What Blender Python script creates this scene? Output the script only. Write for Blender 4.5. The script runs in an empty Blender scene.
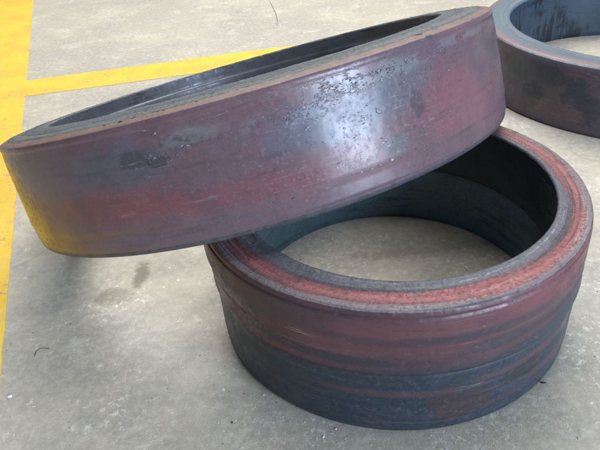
import bpy, math, random
from mathutils import Vector, Matrix, noise

random.seed(7)
scene = bpy.context.scene
COL = scene.collection
R = math.radians

# ------------------------------------------------------------------ camera
cd = bpy.data.cameras.new('camera')
cam = bpy.data.objects.new('camera', cd)
COL.objects.link(cam)
scene.camera = cam
cd.sensor_width = 36.0
cd.lens = 590.91 / 600 * 36.0
cd.clip_start = 0.02
cd.clip_end = 200
right = Vector((0.99607413, -0.04964889, -0.07328924))
upv = Vector((0.08852302, 0.55865665, 0.8246614))
fwd = Vector((0.0, 0.82791167, -0.56085851))
cam.matrix_world = Matrix(((right.x, upv.x, -fwd.x, 0.0),
                           (right.y, upv.y, -fwd.y, 0.0),
                           (right.z, upv.z, -fwd.z, 0.73495),
                           (0, 0, 0, 1)))

# ------------------------------------------------------------------ light of the hall
world = bpy.data.worlds.new('World')
scene.world = world
world.use_nodes = True
bg = world.node_tree.nodes['Background']
bg.inputs['Color'].default_value = (0.84, 0.92, 1.0, 1)
bg.inputs['Strength'].default_value = 0.18


def area(name, loc, target, sx, sy, power, col):
    ld = bpy.data.lights.new(name, 'AREA')
    ld.shape = 'RECTANGLE'
    ld.size, ld.size_y = sx, sy
    ld.energy = power
    ld.color = col
    o = bpy.data.objects.new(name, ld)
    COL.objects.link(o)
    o.location = loc
    o.rotation_euler = (Vector(target) - Vector(loc)).to_track_quat('-Z', 'Y').to_euler()
    return o


area('roof_light', (0.3, 4.2, 4.4), (0.1, 1.9, 0), 5.0, 3.0, 440, (1.0, 0.975, 0.93))
area('roof_light_near', (0.4, 1.7, 5.0), (0.3, 1.5, 0), 2.6, 2.6, 125, (1.0, 0.98, 0.95))
area('door_light', (4.95, -4.75, 2.65), (0.1, 0.72, 0.42), 2.7, 4.0, 980, (0.66, 0.81, 1.0))

scene.view_settings.view_transform = 'Standard'
scene.view_settings.look = 'None'
scene.view_settings.exposure = 0.0
scene.view_settings.gamma = 1.0
scene.render.engine = 'CYCLES'
scene.cycles.use_denoising = True
scene.cycles.max_bounces = 4
scene.cycles.diffuse_bounces = 3
scene.cycles.glossy_bounces = 3
scene.cycles.use_adaptive_sampling = True
scene.cycles.adaptive_threshold = 0.02


# ------------------------------------------------------------------ node helper
class NT:
    def __init__(s, name):
        s.m = bpy.data.materials.new(name)
        s.m.use_nodes = True
        s.t = s.m.node_tree
        s.bsdf = s.t.nodes['Principled BSDF']

    def put(s, sock, v):
        if v is None:
            return
        if isinstance(v, bpy.types.NodeSocket):
            s.t.links.new(v, sock)
        else:
            if isinstance(v, (tuple, list)) and sock.type == 'RGBA' and len(v) == 3:
                v = (*v, 1)
            sock.default_value = v

    def node(s, typ, **props):
        n = s.t.nodes.new(typ)
        for k, v in props.items():
            setattr(n, k, v)
        return n

    def math(s, op, a, b=None, c=None, clamp=False):
        n = s.node('ShaderNodeMath', operation=op, use_clamp=clamp)
        for i, v in enumerate((a, b, c)):
            s.put(n.inputs[i], v)
        return n.outputs[0]

    def vmath(s, op, a, b=None):
        n = s.node('ShaderNodeVectorMath', operation=op)
        s.put(n.inputs[0], a)
        if b is not None:
            s.put(n.inputs['Scale'] if op == 'SCALE' else n.inputs[1], b)
        return n.outputs['Value'] if op in ('LENGTH', 'DISTANCE', 'DOT_PRODUCT') else n.outputs[0]

    def obj(s):
        return s.node('ShaderNodeTexCoord').outputs['Object']

    def sep(s, v):
        n = s.node('ShaderNodeSeparateXYZ')
        s.put(n.inputs[0], v)
        return n.outputs

    def comb(s, x, y, z):
        n = s.node('ShaderNodeCombineXYZ')
        for i, v in enumerate((x, y, z)):
            s.put(n.inputs[i], v)
        return n.outputs[0]

    def noise(s, vec, scale, detail=4, rough=.55, dist=0.0):
        n = s.node('ShaderNodeTexNoise')
        s.put(n.inputs['Vector'], vec)
        n.inputs['Scale'].default_value = scale
        n.inputs['Detail'].default_value = detail
        n.inputs['Roughness'].default_value = rough
        n.inputs['Distortion'].default_value = dist
        return n.outputs['Fac']

    def voro(s, vec, scale, feature='F1', out='Distance'):
        n = s.node('ShaderNodeTexVoronoi', feature=feature)
        s.put(n.inputs['Vector'], vec)
        n.inputs['Scale'].default_value = scale
        return n.outputs[out]

    def rng(s, v, a, b, c=0.0, d=1.0, smooth=True):
        n = s.node('ShaderNodeMapRange', interpolation_type='SMOOTHSTEP' if smooth else 'LINEAR')
        n.clamp = True
        s.put(n.inputs['Value'], v)
        for k, q in zip(('From Min', 'From Max', 'To Min', 'To Max'), (a, b, c, d)):
            s.put(n.inputs[k], q)
        return n.outputs['Result']

    def mix(s, f, a, b, blend='MIX'):
        n = s.node('ShaderNodeMix', data_type='RGBA', blend_type=blend)
        s.put(n.inputs['Factor'], f)
        s.put(n.inputs['A'] if False else n.inputs[6], a)
        s.put(n.inputs[7], b)
        return n.outputs[2]

    def bump(s, h, strength, dist, normal=None):
        n = s.node('ShaderNodeBump')
        n.inputs['Strength'].default_value = strength
        n.inputs['Distance'].default_value = dist
        s.put(n.inputs['Height'], h)
        if normal is not None:
            s.put(n.inputs['Normal'], normal)
        return n.outputs['Normal']

    def scaled(s, v, k):
        return s.vmath('MULTIPLY', v, k)

    def rim_vec(s, p, stretch, off=0.0):
        """coordinates that run along the rim: concentric streaks, no seam"""
        x, y, z = s.sep(p)
        flat = s.comb(x, y, 0.0)
        r = s.vmath('LENGTH', flat)
        unit = s.vmath('NORMALIZE', flat)
        a = s.vmath('SCALE', unit, 0.4)
        ax, ay, _ = s.sep(a)
        return s.comb(ax, ay, s.math('MULTIPLY_ADD', r, stretch, off)), r

    def blob(s, p, centre, radii, warp, k=.9, edge=(1.15, .45)):
        """a soft irregular patch of the surface around a local point"""
        d = s.vmath('MULTIPLY', s.vmath('SUBTRACT', p, centre), tuple(1 / q for q in radii))
        l = s.vmath('LENGTH', d)
        l = s.math('MULTIPLY_ADD', s.math('SUBTRACT', warp, .5), k * 2, l)
        return s.rng(l, *edge)

    def done(s, col, rough, normal=None, metallic=0.0, spec=.5):
        s.put(s.bsdf.inputs['Base Color'], col)
        s.put(s.bsdf.inputs['Roughness'], rough)
        s.put(s.bsdf.inputs['Metallic'], metallic)
        s.put(s.bsdf.inputs['Specular IOR Level'], spec)
        if normal is not None:
            s.put(s.bsdf.inputs['Normal'], normal)
        return s.m


# ------------------------------------------------------------------ materials
def concrete():
    s = NT('worn_concrete')
    p = s.obj()
    big = s.noise(p, 2.1, 4, .62)
    mid = s.noise(p, 9, 4, .65)
    fine = s.noise(p, 70, 3, .7)
    grit = s.noise(p, 420, 2, .7)
    col = s.mix(s.rng(big, .3, .7), (.300, .280, .240), (.415, .375, .290))
    col = s.mix(s.rng(mid, .38, .70, 0, .7), col, (.245, .235, .212))
    cool = s.noise(s.scaled(p, (1.0, .6, 1)), 2.6, 4, .6)
    col = s.mix(s.rng(cool, .48, .7, 0, .55), col, (.268, .262, .240))
    col = s.mix(s.rng(fine, .35, .75, 0, .6), col, (.47, .445, .385))
    col = s.mix(s.rng(grit, .50, .70, 0, .45), col, (.17, .16, .145))
    # worn trowel smears
    sm = s.noise(p, 11, 5, .7, .8)
    col = s.mix(s.rng(sm, .54, .68, 0, .45), col, (.50, .48, .43))
    # chalky white nicks, thicker in some areas
    zone = s.rng(s.noise(p, 4.2, 4, .65), .50, .66)
    warp = s.vmath('ADD', p, s.vmath('SCALE', s.node_color_noise(p, 160), .006))
    # scale dust swept up round the foot of the lower ring
    dr = s.vmath('DISTANCE', s.vmath('MULTIPLY', p, (1, 1, 0)), (.19, .80, 0))
    dust = s.math('MULTIPLY', s.rng(dr, .47, .30), s.rng(s.noise(p, 7, 4, .7), .40, .60))
    zone = s.math('MAXIMUM', zone, s.math('MULTIPLY', dust, .9))
    n1 = s.noise(p, 85, 5, .78)
    nick = s.math('MULTIPLY', s.rng(n1, .545, .59), zone)
    n2 = s.noise(s.vmath('ADD', p, (5.3, 2.1, 0)), 30, 6, .78)
    nick = s.math('MAXIMUM', nick, s.math('MULTIPLY', s.rng(n2, .62, .65), .9))
    # thin scratches in two directions
    sc = None
    for ang, k, sc_scale in ((.5, 34, 3.0), (-.8, 26, 3.6), (1.9, 30, 2.4)):
        ca, sa = math.cos(ang), math.sin(ang)
        x, y, z = s.sep(p)
        u = s.math('ADD', s.math('MULTIPLY', x, ca), s.math('MULTIPLY', y, sa))
        v = s.math('SUBTRACT', s.math('MULTIPLY', y, ca), s.math('MULTIPLY', x, sa))
        q = s.comb(s.math('MULTIPLY', u, 1.3), s.math('MULTIPLY', v, k), ang)
        nn = s.noise(q, sc_scale, 2, .5, .25)
        line = s.rng(s.math('ABSOLUTE', s.math('SUBTRACT', nn, .5)), .0045, .001)
        line = s.math('MULTIPLY', line, s.rng(s.noise(s.vmath('ADD', p, (ang * 7, 0, 0)), 6.5, 3, .7), .60, .68))
        sc = line if sc is None else s.math('MAXIMUM', sc, line)
    nick = s.math('MAXIMUM', nick, s.math('MULTIPLY', sc, .7))
    col = s.mix(s.math('MULTIPLY', nick, .75), col, (.62, .61, .57))
    # dark flecks
    v3 = s.voro(s.vmath('ADD', warp, (3.1, 1.7, 0)), 75)
    fl = s.math('MULTIPLY', s.rng(v3, .15, .07), s.rng(s.noise(p, 33, 3, .7), .54, .62))
    col = s.mix(s.math('MULTIPLY', fl, .8), col, (.06, .058, .055))
    # hairline cracks
    cw = s.vmath('ADD', p, s.vmath('SCALE', s.node_color_noise(p, 5), .16))
    e = s.voro(cw, 1.25, 'DISTANCE_TO_EDGE')
    crack = s.math('MULTIPLY', s.rng(e, .0045, .0012), s.rng(s.noise(p, 2.3, 2), .50, .6))
    col = s.mix(s.math('MULTIPLY', crack, .22), col, (.13, .125, .115))
    # old oil drips beside the rings
    w = s.noise(p, 42, 6, .74)
    st = s.blob(p, (-.331, .955, 0), (.017, .055, 1), w, 1.1)
    st2 = s.blob(p, (-.375, .895, 0), (.045, .028, 1), w, .9)
    st3 = s.blob(p, (.20, .95, 0), (.12, .022, 1), w, .9)
    stain = s.math('MAXIMUM', s.math('MULTIPLY', st, .8),
                   s.math('MAXIMUM', s.math('MULTIPLY', st2, .45), s.math('MULTIPLY', st3, .35)))
    col = s.mix(stain, col, (.10, .082, .058))
    rough = s.rng(s.math('ADD', mid, s.math('MULTIPLY', fine, .5)), .5, 1.0, .42, .68)
    rough = s.math('SUBTRACT', rough, s.math('MULTIPLY', stain, .12))
    h = s.math('ADD', s.math('MULTIPLY', fine, .5), s.math('MULTIPLY', grit, .35))
    h = s.math('ADD', h, s.math('MULTIPLY', mid, .6))
    return s.done(col, rough, s.bump(h, .45, .0022), 0, .45)


def node_color_noise(s, vec, scale):
    n = s.node('ShaderNodeTexNoise')
    s.put(n.inputs['Vector'], vec)
    n.inputs['Scale'].default_value = scale
    n.inputs['Detail'].default_value = 2
    return s.vmath('SUBTRACT', n.outputs['Color'], (.5, .5, .5))


NT.node_color_noise = node_color_noise


def yellow_paint():
    s = NT('worn_yellow_floor_paint')
    p = s.obj()
    mid = s.noise(p, 7, 5, .6, .5)
    fine = s.noise(p, 60, 5, .7)
    col = s.mix(s.rng(mid, .35, .7), (.68, .45, .040), (.63, .385, .030))
    col = s.mix(s.rng(fine, .45, .8, 0, .45), col, (.76, .58, .19))
    # grime and chips down to the concrete
    g = s.noise(p, 18, 6, .72, .5)
    col = s.mix(s.rng(g, .52, .66, 0, .6), col, (.44, .31, .10))
    chips = s.math('MULTIPLY', s.rng(s.noise(p, 70, 6, .78), .55, .60), s.rng(s.noise(p, 7, 4, .7), .44, .60))
    col = s.mix(s.math('MULTIPLY', chips, .85), col, (.25, .235, .20))
    v3 = s.voro(p, 60)
    fl = s.math('MULTIPLY', s.rng(v3, .16, .07), s.rng(s.noise(p, 25, 3, .7), .52, .62))
    col = s.mix(s.math('MULTIPLY', fl, .8), col, (.10, .075, .05))
    rough = s.rng(g, .3, .7, .33, .55)
    h = s.math('SUBTRACT', s.math('MULTIPLY', fine, .6), s.math('MULTIPLY', chips, .7))
    return s.done(col, rough, s.bump(h, .4, .0016), 0, .5)


def steel_wall(name, cols, patches=(), seed=0.0, streak_z=7.0, rough=(.33, .55), ramp=None,
               scale_zones=(), metallic=.1, bump=.35, drips=False, spec=.5, lump=.7, streaks=1.0, ragged=1.25):
    """oxidised forged wall: cols = base, second tone, dark tone, pale tone"""
    s = NT(name)
    p0 = s.obj()
    p = s.vmath('ADD', p0, (seed, seed * .7, 0))
    band = s.noise(s.scaled(p, (1, 1, streak_z)), 3.2, 5, .62)
    streak = s.noise(s.scaled(p, (1, 1, streak_z * 4)), 6, 5, .7)
    mid = s.noise(p, 20, 7, .68)
    fine = s.noise(p, 150, 3, .72)
    warp = s.math('MULTIPLY_ADD', s.math('SUBTRACT', fine, .5), .55, mid)
    tone = s.math('MULTIPLY_ADD', s.math('SUBTRACT', warp, .5), .45, band)
    col = s.mix(s.rng(tone, .40, .60), cols[0], cols[1])
    x, y, z = s.sep(p0)
    if ramp:                                   # second coat, or a bore's painted-in sheen, below a wavering line
        zz = s.math('ADD', z, s.math('MULTIPLY', s.math('SUBTRACT', tone, .5), ramp['wave']))
        if ramp.get('rise'):                   # the line climbs towards one side of the ring
            zz = s.math('SUBTRACT', zz, s.math('MULTIPLY', s.math('MAXIMUM', s.math('SUBTRACT', x, .08), 0.0), ramp['rise']))
        f = s.rng(zz, ramp['z'] + ramp['w'], ramp['z'] - ramp['w'])
        low = s.mix(s.rng(warp, .38, .66), ramp['a'], ramp['b'])
        low = s.mix(s.rng(streak, .52, .70, 0, .7), low, ramp['c'])
        col = s.mix(f, col, low)
    for c, rad, pc, st in patches:
        col = s.mix(s.math('MULTIPLY', s.blob(p0, c, rad, warp, ragged if max(rad) < .085 else ragged * .6, (1.05, .78) if max(rad) < .065 else (1.15, .45)), st), col, pc)
    # crisp islands of scale, then streaks round the ring, then grain
    col = s.mix(s.rng(warp, .545, .575, 0, .28), col, cols[2])
    col = s.mix(s.rng(warp, .415, .39, 0, .22), col, cols[3])
    col = s.mix(s.rng(streak, .57, .66, 0, .42 * streaks), col, cols[3])
    col = s.mix(s.rng(streak, .44, .34, 0, .60 * streaks), col, cols[2])
    col = s.mix(s.rng(fine, .56, .68, 0, .38), col, cols[3])
    col = s.mix(s.rng(fine, .42, .30, 0, .55), col, cols[2])
    if drips:
        dr = s.noise(s.scaled(p, (1, 1, .22)), 26, 5, .68, .3)
        dr = s.math('MULTIPLY', s.rng(dr, .50, .56), s.rng(s.noise(s.scaled(p, (1, 1, .6)), 9, 4, .68), .42, .54))
        col = s.mix(s.math('MULTIPLY', dr, .85), col, cols[2])
    # thin scratches along the circumference
    sn = s.noise(s.scaled(p, (1, 1, 30)), 3.6, 2, .5, .45)
    scr = s.math('MULTIPLY', s.rng(s.math('ABSOLUTE', s.math('SUBTRACT', sn, .5)), .004, .001), s.rng(band, .50, .58))
    col = s.mix(s.math('MULTIPLY', scr, .45), col, (.34, .30, .32))
    h = s.math('ADD', s.math('MULTIPLY', mid, lump), s.math('MULTIPLY', fine, .30))
    rg = s.rng(warp, .35, .65, rough[0], rough[1])
    rg = s.math('ADD', rg, s.rng(fine, .5, .7, 0, .12))
    nrm = s.bump(h, bump, .0014)
    if scale_zones:                            # loose mill scale with torn edges
        m = None
        for c, rad in scale_zones:
            b = s.blob(p0, c, rad, mid, .6)
            m = b if m is None else s.math('MAXIMUM', m, b)
        tn = s.noise(s.scaled(p, (1, 1, 2.4)), 17, 6, .66)
        plate = s.math('MULTIPLY', s.rng(tn, .465, .535), m)
        col = s.mix(s.math('MULTIPLY', plate, .38), col, (.185, .205, .225))
        rg = s.math('ADD', rg, s.math('MULTIPLY', plate, .05))
        nrm = s.bump(plate, .5, .0009, nrm)
    return s.done(col, rg, nrm, metallic, spec)


def steel_rim(name, bands, seed=0.0, warp=.006, bump=.8, rough=(.5, .8), dark=(.05, .052, .056), groove=60, pales=.5, grain=.65):
    """rim face: bands = [(radius where the tone starts, colour), ...]"""
    s = NT(name)
    p = s.obj()
    rv, r = s.rim_vec(p, 6.0, seed)
    rf, _ = s.rim_vec(p, groove, seed + 3)
    mid = s.noise(p, 30, 5, .7)
    wav = s.noise(rv, 7, 4, .68)
    fine = s.noise(p, 210, 3, .75)
    ring = s.noise(rf, 2.2, 4, .65)
    rr = s.math('ADD', r, s.math('MULTIPLY', s.math('SUBTRACT', wav, .5), warp * 2))
    rr = s.math('ADD', rr, s.math('MULTIPLY', s.math('SUBTRACT', ring, .5), warp * 2.2))
    slow, _ = s.rim_vec(p, 1.0, seed + 7)
    rr = s.math('ADD', rr, s.math('MULTIPLY', s.math('SUBTRACT', s.noise(slow, 3.2, 2, .5), .5), warp * 2.6))
    rr = s.math('ADD', rr, s.math('MULTIPLY', s.math('SUBTRACT', fine, .5), warp * 1.2))
    col = bands[0][1]
    for r0, c in bands[1:]:
        col = s.mix(s.rng(rr, r0 - .0012, r0 + .0012), col, c)
    col = s.mix(s.rng(ring, .47, .36, 0, .75), col, dark)
    col = s.mix(s.rng(fine, .45, .33, 0, grain), col, dark)
    col = s.mix(s.rng(mid, .44, .36, 0, .45), col, dark)
    pale = s.math('MULTIPLY', s.rng(ring, .57, .66), s.rng(fine, .40, .58))
    col = s.mix(s.math('MULTIPLY', pale, pales), col, (.40, .39, .39))
    h = s.math('ADD', s.math('MULTIPLY', fine, .5), s.math('MULTIPLY', ring, .7))
    h = s.math('ADD', h, s.math('MULTIPLY', mid, .5))
    rg = s.rng(fine, .35, .65, rough[1], rough[0])
    return s.done(col, rg, s.bump(h, bump, .0024), .2, .45)


def plain_rough(name, a, b, rough=.6, scale=60, metallic=.0, bump=.5):
    s = NT(name)
    p = s.obj()
    n = s.noise(p, scale, 5, .7)
    n2 = s.noise(p, scale * 4, 4, .7)
    col = s.mix(s.rng(n, .35, .65), a, b)
    col = s.mix(s.rng(n2, .5, .8, 0, .5), col, tuple(q * .35 for q in a))
    return s.done(col, rough, s.bump(s.math('ADD', n, n2), bump, .001), metallic, .5)


# ------------------------------------------------------------------ mesh helpers
def link(name, verts, faces, mat, parent=None, smooth=True):
    me = bpy.data.meshes.new(name)
    me.from_pydata(verts, [], faces)
    me.update()
    if smooth:
        me.polygons.foreach_set('use_smooth', [True] * len(me.polygons))
    me.materials.append(mat)
    o = bpy.data.objects.new(name, me)
    COL.objects.link(o)
    if parent is not None:
        o.parent = parent
    return o


def densify(pts, step):
    out = [pts[0]]
    for a, b in zip(pts[:-1], pts[1:]):
        n = max(1, int(math.hypot(b[0] - a[0], b[1] - a[1]) / step))
        for k in range(1, n + 1):
            t = k / n
            out.append((a[0] + (b[0] - a[0]) * t, a[1] + (b[1] - a[1]) * t))
    return out


class Ring:
    """turned section with the unevenness of a forging; sections share their border points"""
    def __init__(s, label, loc, basis=None, seed=0.0, seg=1080, low=.0011, fine=.00035, extra=None, edges=()):
        s.edges = edges
        s.seg, s.low, s.fine, s.seed, s.extra = seg, low, fine, seed, extra
        s.root = bpy.data.objects.new('steel_ring', None)
        s.root.empty_display_size = .1
        COL.objects.link(s.root)
        m = Matrix.Identity(4) if basis is None else basis.to_4x4()
        m.translation = Vector(loc)
        s.root.matrix_world = m
        s.root['label'] = label
        s.root['category'] = 'steel ring'

    def point(s, th, r, z):
        c, sn = math.cos(th), math.sin(th)
        q = Vector((r * c + s.seed, r * sn + s.seed * 1.7, z))
        dr = s.low * noise.noise(q * 7.0) + s.fine * noise.noise(q * 55.0) + s.fine * .8 * noise.noise(q * 140.0)
        dz = s.low * .25 * noise.noise(q * 9.0 + Vector((9, 4, 2))) + s.fine * .9 * noise.noise(q * 80.0 + Vector((3, 1, 7)))
        if z < .004:
            dz = max(0.0, dz)
        for er, ez, amp in s.edges:            # torn borders between two surfaces
            if abs(r - er) < 1e-5 and abs(z - ez) < 1e-5:
                k = Vector((c * 9, sn * 9, s.seed + er * 40))
                j = noise.noise(k) * .5 + noise.noise(k * 4.3) * .7 + noise.noise(k * 13.0) * .5
                dr += amp * j
                dz += amp * .35 * noise.noise(k * 7.0 + Vector((5, 5, 5)))
        x, y, zz = (r + dr) * c, (r + dr) * sn, z + dz
        if s.extra:
            x, y, zz = s.extra(th, r, z, x, y, zz)
        return (x, y, zz)

    def section(s, name, prof, mat, step=.006, crust=0.0):
        prof = densify(prof, step)
        m = len(prof)
        v = []
        for i in range(s.seg):
            th = 2 * math.pi * i / s.seg
            for j, (r, z) in enumerate(prof):
                q = s.point(th, r, z)
                if crust and 0 < j < m - 1:        # crusty ridges that follow the ring
                    c, sn = math.cos(th), math.sin(th)
                    e = noise.noise(Vector((c * 7, sn * 7, r * 210 + s.seed))) + .8 * noise.noise(Vector((c * 30, sn * 30, r * 420 + s.seed)))
                    e += .6 * noise.noise(Vector((c * 110, sn * 110, r * 300)))
                    q = (q[0], q[1], q[2] + crust * e)
                v.append(q)
        f = []
        for i in range(s.seg):
            a, b = i * m, ((i + 1) % s.seg) * m
            for j in range(m - 1):
                f.append((a + j, b + j, b + j + 1, a + j + 1))
        return link(name, v, f, mat, s.root)


def flakes(name, clusters, radius_at, mat, parent, size, height, seed):
    """little torn plates of mill scale sitting on a wall; clusters = (deg, z, spread deg, spread z, count)"""
    rnd = random.Random(seed)
    v, f = [], []
    for deg, z0, sd, sz, n in clusters:
        for _ in range(n):
            th = R(deg - 2 + rnd.gauss(0, sd))
            z = z0 + rnd.gauss(0, sz)
            rr = radius_at(th, z)
            if rr is None:
                continue
            er = Vector((math.cos(th), math.sin(th), 0))
            et = Vector((-math.sin(th), math.cos(th), 0))
            ez = Vector((0, 0, 1))
            c = er * (rr - .0002) + ez * z
            a = size * math.exp(rnd.gauss(0, .45))
            b = a * rnd.uniform(.22, .6)
            h = height * rnd.uniform(.6, 1.4)
            k = rnd.choice((5, 6, 7))
            ph = rnd.uniform(0, 6.3)
            tilt = rnd.gauss(0, .35)
            base = len(v)
            lean = rnd.uniform(-.35, .30)
            outl = [rnd.uniform(.65, 1.25) for _ in range(k)]
            for lev, kk in ((0, 1.0), (1, .62)):
                for j in range(k):
                    g = ph + 2 * math.pi * j / k
                    u, w = a * outl[j] * kk * math.cos(g), b * outl[j] * kk * math.sin(g)
                    u, w = u * math.cos(tilt) - w * math.sin(tilt), u * math.sin(tilt) + w * math.cos(tilt)
                    hh = (h * (1 + lean * math.sin(g)) + .0002) * lev
                    v.append(tuple(c + et * u + ez * w + er * hh))
            for j in range(k):
                f.append((base + j, base + (j + 1) % k, base + k + (j + 1) % k, base + k + j))
            f.append(tuple(base + k + j for j in range(k)))
    o = link(name, v, f, mat, parent, smooth=False)
    o['kind'] = 'stuff'
    return o


def rim_burrs(name, n, radius, z, sr, sz, mat, parent, size, seed):
    """ragged torn crumbs along an edge of a rim"""
    rnd = random.Random(seed)
    v, f = [], []
    for _ in range(n):
        th = rnd.uniform(0, 2 * math.pi)
        r = radius + rnd.gauss(0, sr)
        zz = z + rnd.uniform(-sz, sz)
        er = Vector((math.cos(th), math.sin(th), 0))
        et = Vector((-math.sin(th), math.cos(th), 0))
        a = size * math.exp(rnd.gauss(0, .5))
        L = a * rnd.uniform(1.2, 3.5)
        base = len(v)
        c = er * r + Vector((0, 0, zz - .0003))
        k = 6
        hs = a * rnd.uniform(.3, .7)
        skew = rnd.uniform(-.5, .5)
        for lev, kk in ((0, 1.0), (1, .55)):
            for j in range(k):
                g = 2 * math.pi * j / k
                q = rnd.uniform(.7, 1.2)
                v.append(tuple(c + et * (L * q * kk * math.cos(g)) + er * (a * q * kk * math.sin(g) + skew * L * kk * math.cos(g) * .4)
                               + Vector((0, 0, lev * hs * rnd.uniform(.6, 1.3)))))
        for j in range(k):
            f.append((base + j, base + (j + 1) % k, base + k + (j + 1) % k, base + k + j))
        f.append(tuple(base + k + j for j in range(k)))
    o = link(name, v, f, mat, parent, smooth=False)
    o['kind'] = 'stuff'
    return o


# ------------------------------------------------------------------ floor and painted lines
MAT_FLOOR = concrete()
MAT_YELLOW = yellow_paint()
fl = link('floor', [(-15, -12, 0), (15, -12, 0), (15, 18, 0), (-15, 18, 0)], [(0, 1, 2, 3)], MAT_FLOOR, smooth=False)
fl['kind'] = 'structure'
fl['label'] = 'worn grey concrete workshop floor'


def strip(name, a, b, c, d, z, label, n=260, jit=.0022):
    """painted line: edge a-b and edge c-d, both with a slightly frayed border and a real film thickness"""
    v, f = [], []
    A, B, C, D = map(Vector, (a, b, c, d))
    for i in range(n + 1):
        t = i / n
        for k, (p, q) in enumerate(((A, B), (C, D))):
            o = p.lerp(q, t)
            across = (C - A).normalized()
            s_ = 4.0 + k * 9
            w = noise.noise(Vector((o.x * 14, o.y * 14, s_))) * jit + noise.noise(Vector((o.x * 90, o.y * 90, s_))) * jit * .7
            o = o + across * w
            v.append((o.x, o.y, z))
            v.append((o.x, o.y, .0001))
    for i in range(n):
        a0, b0 = i * 4, (i + 1) * 4
        f.append((a0, b0, b0 + 2, a0 + 2))
        f.append((a0 + 1, b0 + 1, b0, a0))
        f.append((a0 + 2, b0 + 2, b0 + 3, a0 + 3))
    o = link(name, v, f, MAT_YELLOW, smooth=False)
    o['kind'] = 'structure'
    o['label'] = label
    return o


# long line on the left (right edge measured), short line joining it behind the tilted ring
strip('floor_marking', (-.310, .0), (-1.870, 5.10), (-.595, -.08), (-2.155, 5.02), .0016,
      'wide yellow painted floor line running along the left edge')
strip('floor_marking', (-1.15, 2.206), (1.40, 2.554), (-1.13, 2.031), (1.42, 2.376), .0012,
      'yellow painted floor line crossing behind the tilted ring')

# ------------------------------------------------------------------ tilted ring
AR, Ar, Ah = .4803, .3928, .1949
th, ph = .32348, -.98501
e1 = Vector((math.cos(ph) * math.cos(th), math.sin(ph) * math.cos(th), math.sin(th)))
e2 = Vector((-math.sin(ph), math.cos(ph), 0))
e3 = e1.cross(e2)
basisA = Matrix((e1, e2, e3)).transposed()
ringA = Ring('big purple steel ring propped up at a tilt on the lower ring', (-.0502, 1.1236, .1508), basisA, seed=1.3, low=.0007, fine=.00014,
             edges=((AR - .0150, .1900, .0022), (AR - .0002, .1848, .0008), (Ar, .1925, .0012)))


def onA(deg, z, r=AR):
    return (r * math.cos(R(deg - 2)), r * math.sin(R(deg - 2)), z + .001)


RED = (.175, .060, .066)
BLU = (.078, .090, .118)
patchA = [
    (onA(-56, .078), (.16, .16, .032), RED, .75),
    (onA(-72, .075), (.10, .10, .04), (.20, .080, .068), .5),
    (onA(-34, .062), (.14, .14, .022), (.18, .066, .075), .6),
    (onA(10, .085), (.09, .09, .065), (.20, .082, .10), .7),
    (onA(22, .06), (.08, .08, .05), (.20, .080, .098), .55),
    (onA(-22, .06), (.10, .10, .035), (.17, .070, .085), .45),
    (onA(-50, .128), (.10, .10, .035), BLU, .65),
    (onA(-15, .12), (.10, .10, .045), (.095, .118, .165), .6),  # bluish highlight partly put into the colour, here and in the next patch
    (onA(-3, .135), (.07, .07, .04), (.095, .11, .14), .6),
    (onA(-5, .058), (.022, .022, .018), (.085, .13, .135), .5),
    (onA(1, .10), (.012, .012, .022), (.05, .05, .06), .5),
    (onA(-47, .134), (.024, .024, .013), (.045, .045, .05), .6),
    (onA(-43, .126), (.020, .020, .008), (.04, .04, .045), .6),
    (onA(-38, .145), (.035, .035, .008), (.05, .058, .062), .55),
    (onA(30, .15), (.05, .05, .03), (.07, .06, .07), .6),
]
zonesA = [(onA(-10, .160), (.10, .10, .020)), (onA(-20, .142), (.08, .08, .016)),
          (onA(-2, .160), (.09, .09, .014)), (onA(-38, .150), (.06, .06, .012)),
          (onA(14, .168), (.10, .10, .008))]
MAT_A_WALL = steel_wall('purple_mill_scale', ((.122, .085, .106), (.142, .082, .097), (.052, .049, .062), (.18, .148, .168)),
                        patchA, seed=2.0, streak_z=3.0, streaks=.6, rough=(.235, .34), scale_zones=zonesA, metallic=.06, bump=.16, spec=.45, lump=.08)
MAT_A_RIM = steel_rim('dark_scaled_rim', [(0, (.082, .100, .115)), (.418, (.066, .080, .090)), (.438, (.105, .118, .125)), (.458, (.075, .080, .086))],
                      seed=1.0, warp=.006, bump=1.0, dark=(.022, .024, .026), pales=.25)
MAT_A_BEVEL = plain_rough('brown_rusty_bevel', (.165, .098, .080), (.115, .078, .072), .6, 45)
MAT_A_IN = steel_wall('blue_black_bore', ((.085, .098, .125), (.11, .122, .15), (.03, .032, .038), (.17, .18, .20)),
                      (), seed=5.0, streak_z=1.2, rough=(.28, .44), metallic=.2)
MAT_FLAKE = plain_rough('loose_scale_flakes', (.165, .14, .165), (.11, .10, .125), .24, 160, .1, .2)
MAT_A_FOOT = plain_rough('blue_grey_foot_bevel', (.075, .070, .085), (.045, .045, .056), .42, 50)
MAT_DARK = plain_rough('dark_torn_scale', (.045, .045, .05), (.09, .085, .09), .5, 200)

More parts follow.
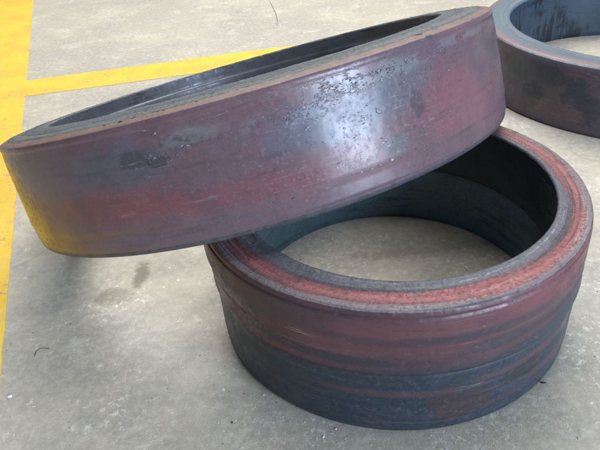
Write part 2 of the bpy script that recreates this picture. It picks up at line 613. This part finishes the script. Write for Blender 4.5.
profA = [(AR - .0014, .0085), (AR - .0012, .0105), (AR - .0002, .0125), (AR - .0001, .016),
         (AR + .0004, .036), (AR + .0018, .0415), (AR + .0018, .09), (AR + .0018, .150), (AR + .0012, .1665),
         (AR + .0002, .1735), (AR + .0008, .1762), (AR + .0015, .1785), (AR + .0013, .1808), (AR + .0008, .1830), (AR - .0002, .1848)]
wallA = ringA.section('outer_wall', profA, MAT_A_WALL)
ringA.section('bevel', [(AR - .007, 0), (AR - .0035, .0012), (AR - .0022, .004), (AR - .0014, .0085)], MAT_A_FOOT, .003)
ringA.section('bevel', [(AR - .0002, .1848), (AR - .0020, .1860), (AR - .0125, .1893), (AR - .0150, .1900)], MAT_A_BEVEL, .003)
rimA = ringA.section('top_rim', [(AR - .0150, .1900), (AR - .024, .1911), (AR - .040, .1930), (AR - .06, .1944), (Ar + .004, .1958), (Ar + .001, .1950), (Ar, .1925)], MAT_A_RIM, .0025, .0008)
ringA.section('inner_wall', [(Ar, .1925), (Ar + .0012, .168), (Ar + .0002, .1655), (Ar - .0022, .1635), (Ar - .0030, .160), (Ar - .003, .06), (Ar, .004), (Ar + .003, 0)], MAT_A_IN)
ringA.section('bottom_rim', [(Ar + .003, 0), (AR - .007, 0)], MAT_A_IN, .012)


def radA(t, z):
    if z < .022 or z > .17:
        return None
    return AR + .0016


flakes('scale_flakes', [(-11, .156, 2.6, .006, 70), (-4, .158, 3.0, .006, 50), (-17.5, .146, 2.6, .004, 40), (-21, .137, 1.8, .003, 22),
                        (-10, .125, 3.0, .016, 26), (-10, .106, 1.6, .006, 14), (-6.5, .066, 1.0, .004, 16), (-1, .070, 2.6, .005, 18),
                        (7, .072, 2.6, .004, 12), (-13.5, .058, 3.0, .006, 16), (3, .14, 2.0, .006, 12), (-36, .140, 3.2, .004, 26),
                        (-44, .133, 2.4, .005, 20), (-27.5, .046, 2.5, .004, 14), (-8, .042, 6, .002, 22), (10, .16, 4, .004, 14),
                        (0, .10, 9, .03, 20), (-45, .10, 14, .04, 16)],
       radA, MAT_FLAKE, wallA, .0021, .0009, 11)
rim_burrs('torn_scale', 170, AR - .0150, .1898, .0012, .0003, MAT_DARK, rimA, .0010, 3)
rim_burrs('torn_scale', 220, AR - .0006, .1840, .0005, .0006, MAT_DARK, rimA, .0008, 9)
rim_burrs('torn_scale', 90, AR - .043, .1930, .004, .0003, MAT_DARK, rimA, .0010, 5)

# ------------------------------------------------------------------ lower ring
Bh = .2395


def extraB(t, r, z, x, y, zz):
    f = min(1.0, max(0.0, (.295 - r) / .03))
    x += .0064 * f
    y += .0039 * f
    w = math.exp(-((z - .200) / .045) ** 2) * max(0.0, math.cos(t - R(190))) ** 3 * min(1.0, max(0.0, (r - .28) / .02))
    x += .009 * w * math.cos(t)
    y += .009 * w * math.sin(t)
    if r > .28 and z < .14:                    # the foot is a little out of round
        x += .0048 * math.cos(t) * min(1.0, (.14 - z) / .014)
    return x, y, zz


ringB = Ring('low steel ring lying flat with a red banded rim, holding up the tilted ring', (.1524, .8245, 0), None, seed=4.1, extra=extraB, fine=.00022, edges=((.3000, .2365, .0011), (.2481, .236, .0008)))


def onB(deg, z, r=.302):
    return (r * math.cos(R(deg)), r * math.sin(R(deg)), z)


MAT_B_WALL = steel_wall('red_over_blue_scale', ((.066, .040, .053), (.105, .044, .054), (.028, .026, .035), (.125, .088, .102)),
                        [(onB(-95, .205), (.14, .14, .022), (.155, .055, .064), .5), (onB(-55, .215), (.12, .12, .022), (.19, .058, .07), .65),
                         (onB(-25, .20), (.10, .10, .04), (.165, .052, .064), .5), (onB(-130, .175), (.14, .14, .02), (.115, .045, .052), .5),
                         (onB(-120, .150), (.17, .17, .011), (.030, .034, .046), .8), (onB(-85, .190), (.16, .16, .010), (.040, .036, .050), .75),
                         (onB(-60, .165), (.15, .15, .013), (.032, .036, .050), .75), (onB(-150, .19), (.12, .12, .016), (.035, .034, .045), .75),
                         (onB(-100, .085), (.14, .14, .008), (.085, .045, .054), .6), (onB(-55, .095), (.14, .14, .009), (.11, .052, .064), .65),
                         (onB(-75, .035), (.14, .14, .007), (.075, .042, .052), .6), (onB(-40, .05), (.12, .12, .010), (.10, .05, .062), .6),
                         (onB(-80, .055), (.05, .05, .028), (.045, .03, .033), .9), (onB(-60, .075), (.05, .05, .02), (.02, .022, .028), .8)],
                        seed=7.0, streak_z=5.0, rough=(.34, .54), metallic=.08, streaks=.5,
                        ramp=dict(z=.122, w=.012, wave=.085, rise=.36, a=(.014, .029, .045), b=(.028, .045, .063), c=(.075, .052, .062)))
MAT_B_RIM = steel_rim('red_banded_rim', [(0, (.105, .110, .130)), (.2640, (.12, .080, .092)), (.2695, (.215, .075, .078)), (.2790, (.27, .105, .105)), (.2850, (.20, .082, .088)), (.2915, (.165, .138, .148))],
                      seed=6.0, warp=.0085, bump=1.0, dark=(.045, .040, .048), pales=.45, grain=.35)
MAT_B_IN = steel_wall('bore_with_painted_sheen', ramp=dict(z=.125, w=.003, wave=.0, a=(.060, .115, .145), b=(.085, .145, .175), c=(.040, .070, .085)), cols= ((.011, .021, .030), (.016, .028, .038), (.006, .009, .012), (.04, .056, .066)),  # blue sheen of the lower bore wall is put into its colour
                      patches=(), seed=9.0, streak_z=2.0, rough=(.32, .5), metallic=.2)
profB = [(.2885, 0), (.2935, .0015), (.2962, .007), (.2978, .030), (.2980, .048), (.2966, .060), (.2980, .064), (.2984, .085), (.2972, .112),
         (.2970, .1185), (.2946, .1215), (.2948, .1245), (.3022, .1270), (.3034, .132), (.3042, .146), (.3034, .157), (.3044, .1605), (.3030, .165),
         (.3042, .185), (.3038, .200), (.3028, .208), (.3036, .215), (.3032, .2225), (.3024, .2255), (.3002, .2268), (.3004, .2278), (.3024, .2295), (.3018, .2330), (.3000, .2365)]
ringB.section('outer_wall', profB, MAT_B_WALL)
rimB = ringB.section('top_rim', [(.3000, .2365), (.2985, .2388), (.296, Bh), (.287, Bh - .0007), (.278, Bh + .0002), (.268, Bh), (.2508, Bh + .0010), (.2486, Bh), (.2481, .236)], MAT_B_RIM, .0022, .0004)
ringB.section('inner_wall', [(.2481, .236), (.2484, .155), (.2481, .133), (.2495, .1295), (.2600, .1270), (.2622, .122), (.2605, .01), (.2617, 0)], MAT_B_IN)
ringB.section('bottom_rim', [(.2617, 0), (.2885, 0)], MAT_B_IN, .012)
rim_burrs('torn_scale', 160, .272, Bh, .008, .0003, MAT_DARK, rimB, .0005, 8)

# ------------------------------------------------------------------ ring behind
CR, Cr, Ch = .5052, .4195, .1845
ringC = Ring('blue-grey steel ring lying flat on the floor behind the others at right', (1.1177, 1.7487, 0), None, seed=8.2, fine=.0002, edges=((CR - .004, .1785, .001),))


def onC(deg, z, r=CR):
    return (r * math.cos(R(deg - 2.5)), r * math.sin(R(deg - 2.5)), z + .002)


MAT_C_WALL = steel_wall('mauve_grey_scale', ((.070, .066, .092), (.092, .070, .090), (.034, .040, .056), (.12, .11, .135)),
                        [(onC(-150, .085), (.04, .04, .03), (.022, .034, .050), .8), (onC(-136, .10), (.04, .04, .045), (.020, .038, .056), .8),
                         (onC(-145, .136), (.06, .06, .03), (.022, .036, .052), .75), (onC(-131, .07), (.03, .03, .045), (.022, .036, .052), .75),
                         (onC(-157, .12), (.05, .05, .03), (.045, .06, .07), .8), (onC(-140, .05), (.09, .09, .02), (.11, .062, .072), .6)],
                        seed=11.0, streak_z=1.6, streaks=.35, ragged=1.5, rough=(.38, .58), metallic=.15)
MAT_C_RIM = steel_rim('blue_grey_rim', [(0, (.125, .160, .195)), (.449, (.11, .145, .18)), (.478, (.19, .125, .135)), (.495, (.08, .085, .105))],
                      seed=12.0, warp=.007, bump=.35, rough=(.38, .55), dark=(.085, .10, .12), groove=25, pales=.25)
MAT_C_IN = steel_wall('blue_bore_with_drips', ((.040, .068, .102), (.052, .080, .115), (.014, .018, .025), (.08, .105, .13)),
                      (), seed=13.0, streak_z=1.0, rough=(.30, .46), metallic=.25, drips=True)
ringC.section('outer_wall', [(CR - .007, 0), (CR - .002, .0015), (CR, .006), (CR + .0015, .06), (CR + .0018, .13), (CR + .0012, .161), (CR - .0005, .172), (CR - .004, .1785)], MAT_C_WALL)
ringC.section('top_rim', [(CR - .004, .1785), (CR - .008, .1820), (CR - .013, .1837), (CR - .03, Ch), (Cr + .012, Ch), (Cr + .004, .1830), (Cr + .0008, .1800), (Cr, .175)], MAT_C_RIM, .004)
ringC.section('inner_wall', [(Cr, .175), (Cr, .01), (Cr + .003, 0)], MAT_C_IN)
ringC.section('bottom_rim', [(Cr + .003, 0), (CR - .007, 0)], MAT_C_IN, .012)


# ------------------------------------------------------------------ litter on the floor
def wire(name, pts, rad, mat, label, cat, sub=8, ring=8):
    P = [Vector(q) for q in pts]
    path = []
    for i in range(len(P) - 1):
        p0, p1, p2, p3 = P[max(i - 1, 0)], P[i], P[i + 1], P[min(i + 2, len(P) - 1)]
        for k in range(sub):
            t = k / sub
            path.append(.5 * ((2 * p1) + (p2 - p0) * t + (2 * p0 - 5 * p1 + 4 * p2 - p3) * t * t + (3 * p1 - p0 - 3 * p2 + p3) * t ** 3))
    path.append(P[-1])
    v, f = [], []
    n = len(path)
    for i, q in enumerate(path):
        d = (path[min(i + 1, n - 1)] - path[max(i - 1, 0)]).normalized()
        sd = d.cross(Vector((0, 0, 1))).normalized()
        u = sd.cross(d)
        rr = rad * (.35 + .65 * min(1, 4 * i / n, 4 * (n - 1 - i) / n + .2))
        for k in range(ring):
            g = 2 * math.pi * k / ring
            v.append(tuple(q + sd * rr * math.cos(g) + u * rr * math.sin(g)))
    for i in range(n - 1):
        for k in range(ring):
            f.append((i * ring + k, i * ring + (k + 1) % ring, (i + 1) * ring + (k + 1) % ring, (i + 1) * ring + k))
    f.append(tuple(range(ring))[::-1])
    f.append(tuple((n - 1) * ring + k for k in range(ring)))
    o = link(name, v, f, mat)
    o['label'] = label
    o['category'] = cat
    return o


MAT_WIRE = plain_rough('dark_swarf_steel', (.02, .02, .02), (.04, .038, .036), .4, 300, .4)
wire('swarf_curl', [(-.4825, .7475, .0012), (-.482, .7600, .0022), (-.474, .7655, .0032), (-.460, .7655, .0012)], .0006, MAT_WIRE,
     'small dark curled metal shaving on the floor near the left yellow line', 'swarf')
wire('thin_wire', [(-.055, 3.14, .0016), (-.033, 2.95, .003), (-.0212, 2.80, .003), (-.0235, 2.67, .0016)], .0008, MAT_WIRE,
     'thin curved dark wire lying on the floor beyond the tilted ring', 'wire')

MAT_CHIP = plain_rough('pale_chip', (.72, .71, .67), (.6, .59, .55), .7, 200)


def chip(name, loc, a, b, h, mat, seed):
    rnd = random.Random(seed)
    v, f = [], []
    k = 7
    o_ = [rnd.uniform(.7, 1.2) for _ in range(k)]
    for lev, kk in ((0, 1.0), (.7, .85), (1, .5)):
        for j in range(k):
            g = 2 * math.pi * j / k
            v.append((a * o_[j] * kk * math.cos(g), b * o_[j] * kk * math.sin(g), h * lev * rnd.uniform(.85, 1.1)))
    for L in range(2):
        for j in range(k):
            f.append((L * k + j, L * k + (j + 1) % k, (L + 1) * k + (j + 1) % k, (L + 1) * k + j))
    f.append(tuple(2 * k + j for j in range(k)))
    o = link(name, v, f, mat, smooth=False)
    o.location = loc
    return o


c1 = chip('pale_chip', (-.4945, .6625, .0003), .0042, .0030, .003, MAT_CHIP, 2)
c1['label'] = 'small white chip on the floor at lower left beside the yellow line'
c1['category'] = 'chip'
c2 = chip('dark_chip', (.3500, .5960, .0003), .0055, .0014, .0016, MAT_WIRE, 4)
c2['label'] = 'small dark chip on the floor beside the foot of the lower ring'
c2['category'] = 'chip'


def grit(name, n, mat, size, seed, label):
    rnd = random.Random(seed)
    v, f = [], []
    for _ in range(n):
        if rnd.random() < .5:                     # swept against the foot of the lower ring
            t = rnd.uniform(math.pi * .9, math.pi * 2.15)
            d = .302 + abs(rnd.gauss(0, .07))
            x, y = .1524 + d * math.cos(t), .8245 + d * math.sin(t)
        else:
            x, y = rnd.uniform(-1.2, 1.4), rnd.uniform(.45, 3.2)
        if math.hypot(x - .1524, y - .8245) < .302 and math.hypot(x - .159, y - .829) > .252:
            continue
        if .412 < math.hypot(x - 1.1177, y - 1.7487) < .510:
            continue
        a = size * math.exp(rnd.gauss(0, .5))
        k = 5
        ph_ = rnd.uniform(0, 6.3)
        base = len(v)
        el = rnd.uniform(.4, 1)
        for lev, kk in ((0, 1.0), (1, .55)):
            for j in range(k):
                g = 2 * math.pi * j / k
                u, w = a * kk * math.cos(g) * rnd.uniform(.7, 1.3), a * el * kk * math.sin(g)
                v.append((x + u * math.cos(ph_) - w * math.sin(ph_), y + u * math.sin(ph_) + w * math.cos(ph_), .0002 + lev * a * .5))
        for j in range(k):
            f.append((base + j, base + (j + 1) % k, base + k + (j + 1) % k, base + k + j))
        f.append(tuple(base + k + j for j in range(k)))
    o = link(name, v, f, mat, smooth=False)
    o['kind'] = 'stuff'
    o['label'] = label
    o['category'] = 'grit'
    return o


grit('pale_grit', 1300, MAT_CHIP, .0005, 21, 'fine pale grit scattered over the concrete floor')
grit('dark_grit', 350, MAT_DARK, .0005, 22, 'fine dark scale crumbs scattered over the concrete floor')
